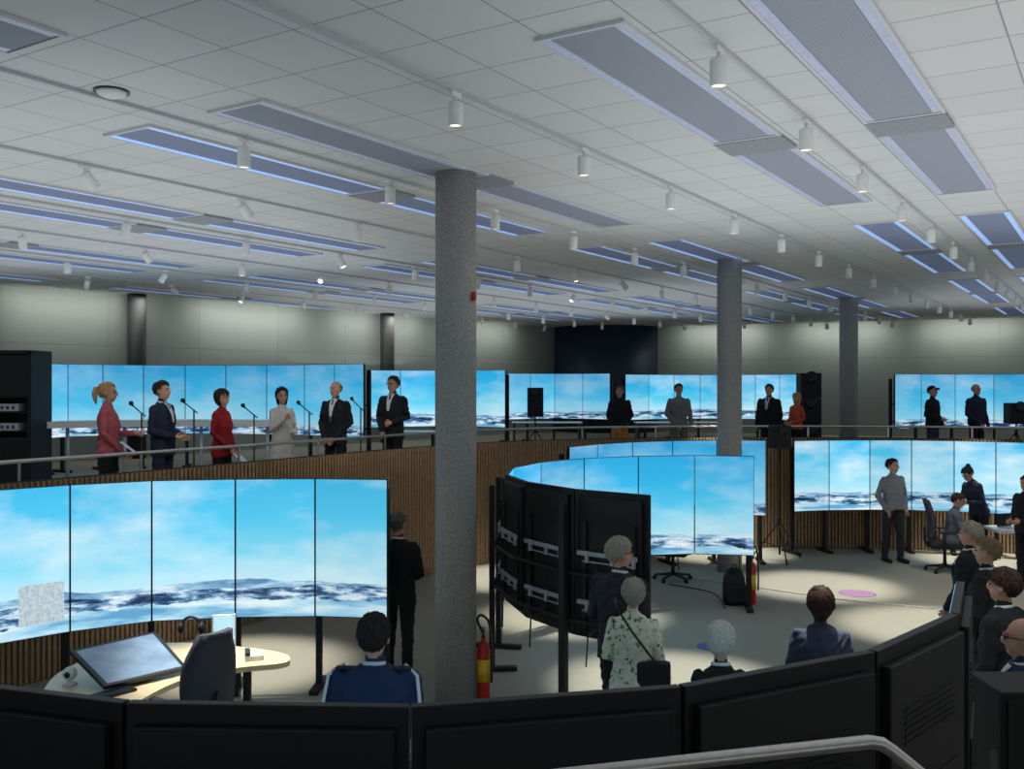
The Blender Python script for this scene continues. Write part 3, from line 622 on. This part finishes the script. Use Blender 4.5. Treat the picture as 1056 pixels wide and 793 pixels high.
# counter and rack
o=thing('white_counter','long thin white curved table top behind the people at the rail','counter',(-5.5,16.3,PLAT))
pp=[Vector(v) for v in pv([(55,16.3),(100,16.7),(160,17),(230,17.1),(285,16.9)])]; pp=catmull(pp,6)
bm=B(); poly=[(p.x+5.5,p.y-16.3-.22) for p in pp]+[(p.x+5.5,p.y-16.3+.22) for p in pp[::-1]]; prism(bm,poly,1.0,1.11); obj('counter_top',bm,mat('bright_white_laminate',(244,244,242),.4,0,.02),o)
for p in pp[2::7]:
    bm=B(); tube(bm,[(p.x+5.5,p.y-16.3,0.02),(p.x+5.5,p.y-16.3,1.02)],.03,10); lathe(bm,[(0,0),(.2,0),(.2,.015),(0,.02)],(p.x+5.5,p.y-16.3,0)); obj('leg',bm,SILV,o)
o=thing('equipment_rack','tall black equipment rack at the far left edge of the gallery','rack',(-8.2,15.9,PLAT))
bm=B(); 
for sx in (-.5,.46): box(bm,(sx,0,1.14),(.06,.7,2.28))
box(bm,(-.02,0,2.25),(1,.7,.06)); box(bm,(-.02,.33,1.14),(1,.03,2.28)); box(bm,(-.02,0,.05),(1,.7,.1)); obj('cabinet_body',bm,BLK2,o)
for za,zb in ((.1,.88),(1.52,2.2)):
    bm=B(); box(bm,(-.02,-.335,(za+zb)/2),(.90,.02,zb-za),bev=.004); obj('front_panel',bm,BLK2,o)
for zq in (1.05,1.36):
    bm=B(); box(bm,(.1,-.2,zq),(.42,.4,.12),bev=.01); d_=obj('rack_device',bm,SILV,o)
    for j in range(4):
        bm=B(); box(bm,(-.04+j*.09,-.405,zq),(.03,.02,.05)); obj('device_vent',bm,BLK,d_)
for zq in (.98,1.28):
    bm=B(); box(bm,(-.02,0,zq),(.9,.66,.02)); obj('shelf',bm,BLK,o)
# loudspeakers
def loudspeaker(x,y,z,w,h_,lab,rz=0):
    o=thing('loudspeaker',lab,'loudspeaker',(x,y,z),rz)
    bm=B(); box(bm,(0,0,h_/2),(w,w*.85,h_),bev=.02); obj('cabinet',bm,BLK2,o)
    bm=B(); box(bm,(0,-w*.43,h_*.36),(w*.86,.02,h_*.6),bev=.006); obj('grille',bm,DGREY,o)
    bm=B(); lathe(bm,[(.0,0),(w*.3,0),(w*.3,.02),(.0,.005)],n=20,M=Matrix.Translation((0,-w*.43,h_*.82))@Matrix.Rotation(math.pi/2,4,'X')); obj('horn',bm,BLK,o)
def tripod(x,y,z,h_,lab,rz=0,sp=.5):
    o=thing('tripod_stand',lab,'stand',(x,y,z),rz)
    bm=B(); tube(bm,[(0,0,.1),(0,0,h_)],.018,10); obj('pole',bm,BLK,o)
    bm=B(); tube(bm,[(0,0,.62),(0,0,.74)],.035,10); obj('collar',bm,BLK2,o)
    for i in range(3):
        a=2*math.pi*i/3+.5; e=Vector((math.cos(a)*sp,math.sin(a)*sp,.015)); bm=B(); tube(bm,[(0,0,.70),e],.013,8); l_=obj('leg',bm,BLK,o)
        bm=B(); ellip(bm,e,(.022,.022,.015)); obj('rubber_foot',bm,BLK2,l_)
        bm=B(); tube(bm,[(0,0,.22),e*.55+Vector((0,0,.30))],.008,6); obj('brace',bm,BLK,o)
loudspeaker(X(552,22),22,2.42,.36,.66,'black loudspeaker raised on a stand left of the ochre trousers'); tripod(X(552,22),22,PLAT,1.0,'black tripod stand holding the loudspeaker on the far gallery')
for i,zq in enumerate((PLAT,PLAT+.87,PLAT+1.43)):
    loudspeaker(X(834,21.6),21.6,zq,.46,(.865,.555,.555)[i],'%s black speaker box of the tall stack beside the orange top'%('lowest','middle','topmost')[i])
tripod(X(804,17.4),17.4,0,2.0,'black tripod stand on the lower floor between the rear arcs',0,.5)
loudspeaker(X(804,17.4),17.4,2.0,.32,.42,'black loudspeaker on the lower floor tripod near the middle column',.2)
loudspeaker(X(1048,21),21,2.3,.4,.45,'black loudspeaker at the right edge of the far gallery'); tripod(X(1048,21),21,PLAT,.88,'black tripod stand at the right edge of the far gallery')
def gdesk(p0,p1,Y,lab):
    x0,x1=X(p0,Y),X(p1,Y); o=thing('gallery_desk',lab,'desk',((x0+x1)/2,Y,PLAT)); w=x1-x0
    bm=B(); box(bm,(0,0,.73),(w,.7,.03),bev=.004); obj('desk_top',bm,WHT2,o)
    for sx in (-1,1):
        bm=B(); box(bm,(sx*(w/2-.06),0,.36),(.05,.6,.715)); obj('leg',bm,BLK2,o)
gdesk(400,450,20.5,'white desk behind the tall suited man on the gallery')
gdesk(528,600,25.5,'white desk under the loudspeaker on the far gallery')
gdesk(655,760,25.5,'white desk behind the man in the grey jacket')
# ------------------------------------------------------------------ console desk, chairs
def desk(poly,zt,lab,legs,m):
    cx=sum(p[0] for p in poly)/len(poly); cy=sum(p[1] for p in poly)/len(poly)
    o=thing('console_desk',lab,'desk',(cx,cy,0)); bm=B(); prism(bm,[(p[0]-cx,p[1]-cy) for p in poly],zt-.045,zt); obj('desk_top',bm,m,o)
    for l_ in legs:
        bm=B(); box(bm,(l_[0]-cx,l_[1]-cy,(zt-.045)/2),(.06,.06,zt-.045)); box(bm,(l_[0]-cx,l_[1]-cy,.015),(.5,.08,.03)); obj('leg',bm,BLK2,o)
    return o
ctrl=[(40,718),(60,694),(100,676),(150,664),(200,663),(250,667),(290,673),(299,679),(290,684),(250,688),(215,694),(185,702),(155,716),(130,730),(80,738)]
cw=[onz(a,b,.74) for a,b in ctrl]; cw=catmull([(p.x,p.y) for p in cw]+[(cw[0].x,cw[0].y)],4)[:-1]
desk(cw,.74,'pale birch curved console desk before the front left screens',[onz(120,690,.74).xy,onz(255,678,.74).xy],BIRCH)
A_=onz(72,671,.98); B_=onz(160,651,.98); C_=onz(193,688,.80); D_=onz(108,708,.80)
o=thing('touch_monitor','large tilted touch monitor on the birch console desk','monitor',((A_+B_+C_+D_)/4).xy.to_3d()+Vector((0,0,.74)))
org=o.location.copy(); nrm=(B_-A_).cross(D_-A_).normalized(); nrm=nrm if nrm.z>0 else -nrm
def quadslab(bm,q,t0,t1):
    a=[bm.verts.new(p-org+nrm*t0) for p in q]; b=[bm.verts.new(p-org+nrm*t1) for p in q]
    bm.faces.new(a[::-1]); bm.faces.new(b)
    for i in range(4): bm.faces.new((a[i],a[(i+1)%4],b[(i+1)%4],b[i]))
bm=B(); quadslab(bm,[A_,B_,C_,D_],-.03,0); obj('housing',bm,BLK,o)
cm=(A_+B_+C_+D_)/4; ins=[cm+(p-cm)*.9 for p in (A_,B_,C_,D_)]
bm=B(); quadslab(bm,ins,0,.002); obj('screen_panel',bm,mat('chart_display',(108,128,150),.12,0,.3,5,emit=.34),o)
bm=B(); box(bm,(.02,-.02,.06),(.3,.12,.12),math.atan2((B_-A_).y,(B_-A_).x)); obj('mount',bm,BLK2,o)
kb=onz(112,716,.75); bm=B(); box(bm,(0,0,.012),(.40,.14,.022),bev=.005)
for i in range(4):
    for j in range(12): box(bm,(-.175+.032*j,-.045+.03*i,.0255),(.026,.024,.006))
o=obj('keyboard',bm,BLK,None,(kb.x,kb.y,.74),math.radians(52)); tag(o,'black keyboard at the near end of the console desk','keyboard')
kb=onz(72,706,.74); o=thing('desk_camera','small white round camera at the left end of the console desk','camera',(kb.x,kb.y,.74))
bm=B(); lathe(bm,[(0,0),(.06,0),(.05,.02),(.02,.03),(.02,.05),(0,.05)],n=18); obj('base',bm,WHT,o); bm=B(); ellip(bm,(0,0,.09),(.055,.055,.055)); hd=obj('head',bm,WHT,o); bm=B(); ellip(bm,(.0,-.045,.09),(.025,.02,.025)); obj('lens',bm,BLK,hd)
kb=onz(231,680,.74); o=thing('small_monitor','small bright upright monitor on the console desk right of the chair','monitor',(kb.x,kb.y,.741),.25)
bm=B(); box(bm,(0,.03,.008),(.2,.15,.016),bev=.004); tube(bm,[(0,.04,.01),(0,.04,.2)],.016,8); obj('stand',bm,SILV,o)
bm=B(); box(bm,(0,.01,.23),(.20,.025,.32),bev=.005); obj('housing',bm,WHT,o); bm=B(); box(bm,(0,-.004,.23),(.175,.004,.29)); obj('screen_panel',bm,mat('pale_display',(176,220,242),.2,0,.25,9,emit=.7),o)
kb=onz(262,679,.74); o=thing('desk_phone','white desk phone at the right end of the console desk','phone',(kb.x,kb.y,.74),.3)
bm=B(); box(bm,(0,0,.025),(.16,.18,.05),bev=.012,M=Matrix.Rotation(0,4,'X')); obj('base_unit',bm,WHT,o); bm=B(); box(bm,(-.055,0,.06),(.045,.19,.03),bev=.012); obj('handset',bm,BLK,o)
def chair_proto(x,y,rz,lab,z=0):
    o=thing('office_chair',lab,'chair',(x,y,z),rz)
    bm=B(); box(bm,(0,0,.46),(.50,.50,.09),bev=.035); obj('seat',bm,DGREY,o)
    bm=B(); rows_=[]
    for i in range(9):
        t=i/8; zq=.56+.66*t; w=.20+.045*math.sin(math.pi*min(1,t*1.1+.05))-.05*max(0,t-.7)/.3; yb=.23+.09*t-.05*math.sin(math.pi*t*.9)
        rows_.append([bm.verts.new((w*a,yb-.045*abs(a)**2,zq)) for a in (-1,-.6,0,.6,1)]+[bm.verts.new((w*a,yb+.055-.04*abs(a)**2,zq)) for a in (1,.6,0,-.6,-1)])
    for a,b in zip(rows_,rows_[1:]):
        for i in range(10): f=bm.faces.new((a[i],a[(i+1)%10],b[(i+1)%10],b[i])); f.smooth=True
    bm.faces.new(rows_[0][::-1]); bm.faces.new(rows_[-1]); obj('backrest',bm,MESHG,o)
    bm=B(); tube(bm,[(0,.05,.42),(0,.26,.42),(0,.31,.52),(0,.32,.75)],.022,8); obj('back_support',bm,BLK,o)
    for s in (-1,1):
        bm=B(); tube(bm,[(s*.2,.04,.43),(s*.30,.04,.45),(s*.30,.04,.68)],.016,8); box(bm,(s*.30,.0,.70),(.07,.27,.03),bev=.01); obj('armrest',bm,BLK,o)
    bm=B(); tube(bm,[(0,0,.1),(0,0,.42)],[.03,.024],10); obj('gas_lift',bm,BLK,o)
    bm=B()
    for i in range(5): a=2*math.pi*i/5; tube(bm,[(0,0,.11),(math.cos(a)*.3,math.sin(a)*.3,.075)],[.03,.017],8)
    st_=obj('star_base',bm,BLK,o)
    for i in range(5):
        a=2*math.pi*i/5; bm=B(); c=Vector((math.cos(a)*.3,math.sin(a)*.3,.035)); tube(bm,[c+Vector((-.02*math.sin(a),.02*math.cos(a),0)),c-Vector((-.02*math.sin(a),.02*math.cos(a),0))],.034,12); obj('caster',bm,BLK2,st_)
    return o
ch=chair_proto(-2.56,7.75,math.radians(-125),'grey mesh office chair at the birch console desk')
dup(ch,(X(978,16.3)-.06,16.3,0),math.radians(75),'dark office chair under the seated person in grey')
dup(ch,(X(694,15.6),15.6,0),math.radians(160),'dark office chair glimpsed under the centre screens')
o=thing('headset','black headset hooked over the top of the console chair','headset',(-2.54,7.68,1.2))
hp=[(-.08*math.cos(t),0,.02+.09*math.sin(t)) for t in [math.pi*i/10 for i in range(11)]]
bm=B(); tube(bm,hp,.011,8); obj('headband',bm,BLK,o)
for s in (-1,1):
    bm=B(); ellip(bm,(s*.08,0,.02),(.025,.04,.045)); obj('ear_cup',bm,BLK2,o)
dk=[(X(1014,16.6),16.6),(X(1030,16.0),16.0),(X(1075,15.9),15.9),(X(1085,16.7),16.7)]
desk(dk,.74,'white desk beside the seated person in grey',[(8.7,16.3)],WHT2)
o=thing('laptop','open dark laptop on the white desk at the right','laptop',(X(1042,16.3),16.3,.74),.4)
bm=B(); box(bm,(0,0,.01),(.33,.23,.018),bev=.003); obj('base',bm,SILV,o); bm=B(); box(bm,(0,.12,.12),(.33,.012,.22),bev=.003); obj('lid',bm,BLK,o)
# ------------------------------------------------------------------ floor objects
def extinguisher(x,y,lab,k=.72):
    o=thing('fire_extinguisher',lab,'fire extinguisher',(x,y,0),0)
    q=lambda L:[(r*k,z) for r,z in L]
    bm=B(); lathe(bm,q([(.0,0),(.085,0),(.09,.02),(.09,.50),(.07,.57),(.03,.60),(.03,.64),(0,.64)]),n=24); obj('cylinder',bm,RED,o)
    bm=B(); lathe(bm,q([(.0905,.2),(.092,.2),(.092,.42),(.0905,.42)]),n=24); obj('label_band',bm,YEL,o)
    bm=B(); box(bm,(0,-.03,.67),(.03,.14,.03),bev=.006); box(bm,(0,-.04,.72),(.028,.15,.02),bev=.005); obj('handle',bm,BLK,o)
    bm=B(); tube(bm,catmull([Vector(v) for v in ((0,.03,.66),(-.06,.0,.80),(-.02,-.03,.86),(.06,-.05,.78),(.085,-.05,.5),(.08,-.05,.2))],5),.013,8); obj('hose',bm,BLK,o)
extinguisher(-.285,9.66,'red fire extinguisher with yellow band beside the nearest column'); extinguisher(X(775,13.95),13.95,'red fire extinguisher with yellow band right of the backpack')
o=thing('backpack','black backpack standing on the floor below the centre screens','bag',(X(757,13.9),13.9,0))
bm=B(); rows_=[]
for zq,w,d_ in ((0,.14,.10),(.05,.16,.13),(.25,.16,.13),(.4,.145,.11),(.5,.10,.07),(.53,.04,.03)):
    rows_.append([bm.verts.new((w*math.copysign(abs(math.cos(t))**.6,math.cos(t)),d_*math.copysign(abs(math.sin(t))**.6,math.sin(t)),zq)) for t in [2*math.pi*i/20 for i in range(20)]])
for a,b in zip(rows_,rows_[1:]):
    for i in range(20): f=bm.faces.new((a[i],a[(i+1)%20],b[(i+1)%20],b[i])); f.smooth=True
bm.faces.new(rows_[0][::-1]); bm.faces.new(rows_[-1]); obj('bag_body',bm,BLK2,o)
bm=B(); box(bm,(0,-.14,.17),(.24,.05,.22),bev=.02); obj('front_pocket',bm,DGREY,o)
bm=B(); tube(bm,[(-.04,0,.51),(-.03,0,.57),(.03,0,.57),(.04,0,.51)],.01,8); obj('carry_loop',bm,BLK,o)
def sticker(p,q,r,lab,c):
    v=onz(p,q,0); o=thing('floor_sticker',lab,'floor sticker',(v.x,v.y,0))
    bm=B(); lathe(bm,[(r*.84,.001),(r,.001),(r,.003),(r*.84,.003)],n=36); obj('ring',bm,mat('sticker_'+c[0],c[1],.8,0,.05),o)
    bm=B(); lathe(bm,[(0,.001),(r*.83,.001),(r*.83,.002),(0,.002)],n=36); obj('disc',bm,mat('sticker_disc_'+c[0],c[2],.9,0,.1),o)
    bm=B(); 
    for sx in (-.3,.3): ellip(bm,(sx*r,0,.003),(.1*r,.22*r,.001),u=12,v=6)
    obj('footprints',bm,mat('sticker_'+c[0],c[1]),o)
sticker(884,612,.27,'round pale floor sticker with purple ring before the right screens',('pink',(140,104,142),(150,144,132)))
sticker(736,667,.2,'round floor sticker with violet ring near the white haired person',('violet',(98,88,160),(146,142,146)))
def cable(pts,lab,m,r=.009):
    P_=catmull([onz(a,b,0).xy for a,b in pts],8); bm=B(); tube(bm,[(p.x,p.y,r) for p in P_],r,8); o=obj('floor_cable',bm,m); tag(o,lab,'cable')
cable([(678,594),(740,600),(800,609),(880,620),(965,628)],'pale cable running over the carpet to the right',mat('pale_cable',(190,188,180),.6))
cable([(690,603),(735,612),(748,628)],'short black cable by the backpack',BLK)
o=thing('equipment_cabinet','black equipment cabinet on casters in the lower right corner','cabinet',(2.66,5.0,0))
bm=B(); box(bm,(0,0,.87),(.46,.36,1.50),bev=.012); obj('body',bm,BLK2,o)
bm=B(); box(bm,(0,-.185,.9),(.40,.012,1.36),bev=.004); dr=obj('door',bm,BLK2,o); bm=B(); box(bm,(.16,-.2,1.0),(.02,.02,.14),bev=.004); obj('handle',bm,SILV,dr)
for sx in (-1,1):
    for sy in (-1,1):
        bm=B(); tube(bm,[(sx*.18-.02,sy*.13,.045),(sx*.18+.02,sy*.13,.045)],.045,12); box(bm,(sx*.18,sy*.13,.08),(.03,.03,.1)); obj('caster',bm,BLK2,o)
# ------------------------------------------------------------------ lights
def light(kind,name,loc,energy,col,rot=(0,0,0),**kw):
    d=bpy.data.lights.new(name,kind); d.energy=energy; d.color=col
    for a,b in kw.items(): setattr(d,a,b)
    o=bpy.data.objects.new(name,d); C.objects.link(o); o.location=loc; o.rotation_euler=rot; return o
for x,y,ti,k in lamp_sites:
    d0=(Vector((x,y))-Vector((4.8,11))).length
    if d0<8.4 and (k+ti*2)%3==0 and y>6:
        light('SPOT','track_or_fill_spot',(x,y,CEIL-.32),1750,(1,.97,.87),(0,0,0),spot_size=math.radians(33),spot_blend=.75,shadow_soft_size=.05)
for p,Y in ((112,11.9),(200,13),(291,14),(346,14.9),(405,15.9)):
    x=X(p,Y); src=Vector((x+1.5,Y-3,CEIL-.35)); dr=(Vector((x,Y,2.7))-src)
    light('SPOT','track_or_fill_spot',src,70,(1,.95,.86),dr.to_track_quat('-Z','Y').to_euler(),spot_size=math.radians(34),spot_blend=.6,shadow_soft_size=.04)
for tx,ty,en in ((3.6,7.4,180),(8.0,16.8,200),(6.6,14.5,420)):  # extra fill spots added to brighten people and carpet at the right
    src=Vector((tx-.9,ty-1.6,CEIL-.35)); dr=(Vector((tx,ty,.4))-src)
    light('SPOT','track_or_fill_spot',src,en,(1,.97,.88),dr.to_track_quat('-Z','Y').to_euler(),spot_size=math.radians(42),spot_blend=.8,shadow_soft_size=.05)
def washer(P0,dr,a,b,en):
    p=P0+dr*((a+b)/2); nn=Vector((dr.y,-dr.x)); q=p+nn*.65; dirv=Vector((-nn.x,-nn.y,-1.7)).normalized()
    z=-dirv; xx=Vector((dr.x,dr.y,0)); yy=z.cross(xx); M=Matrix((xx,yy,z)).transposed()
    light('AREA','wall_washer',(q.x,q.y,CEIL-.12),en,(.98,1,.94),M.to_euler(),shape='RECTANGLE',size=b-a,size_y=.12)
for a,b,e in ((0,3.4,22),(4.6,8.0,24),(9.2,12.6,22),(13.8,17.2,20)): washer(W1,dW,a,b,e)
for a,b,e in ((1.8,4.6,20),(5.8,8.6,20),(9.8,12.6,20),(13.8,16.6,20)): washer(A1,dA,a,b,e)
light('AREA','added_ceiling_fill',(7,7,3.45),350,(.97,.98,1),(math.pi,0,0),shape='RECTANGLE',size=13,size_y=13)  # added upward fill areas without any fixture, lightening the ceiling
light('AREA','added_ceiling_fill',(-6.5,12,3.75),205,(.91,.96,1),(math.pi,0,0),shape='RECTANGLE',size=9,size_y=12)
light('AREA','added_ceiling_fill',(0,25,3.75),165,(.9,.95,1),(math.pi,0,0),shape='RECTANGLE',size=12,size_y=10)
light('AREA','added_ceiling_fill',(14,21,3.75),115,(.92,.96,1),(math.pi,0,0),shape='RECTANGLE',size=9,size_y=11)
w=bpy.data.worlds.new('World'); S.world=w; w.use_nodes=True; bg=w.node_tree.nodes['Background']; bg.inputs[0].default_value=(.86,.92,1,1); bg.inputs[1].default_value=.47
# ------------------------------------------------------------------ camera
cam=bpy.data.cameras.new('camera'); cam.lens=36*F/1056; cam.sensor_width=36; cam.clip_end=200
co=bpy.data.objects.new('camera',cam); C.objects.link(co); co.location=(0,0,EYE); co.rotation_euler=(math.pi/2,0,0); S.camera=co
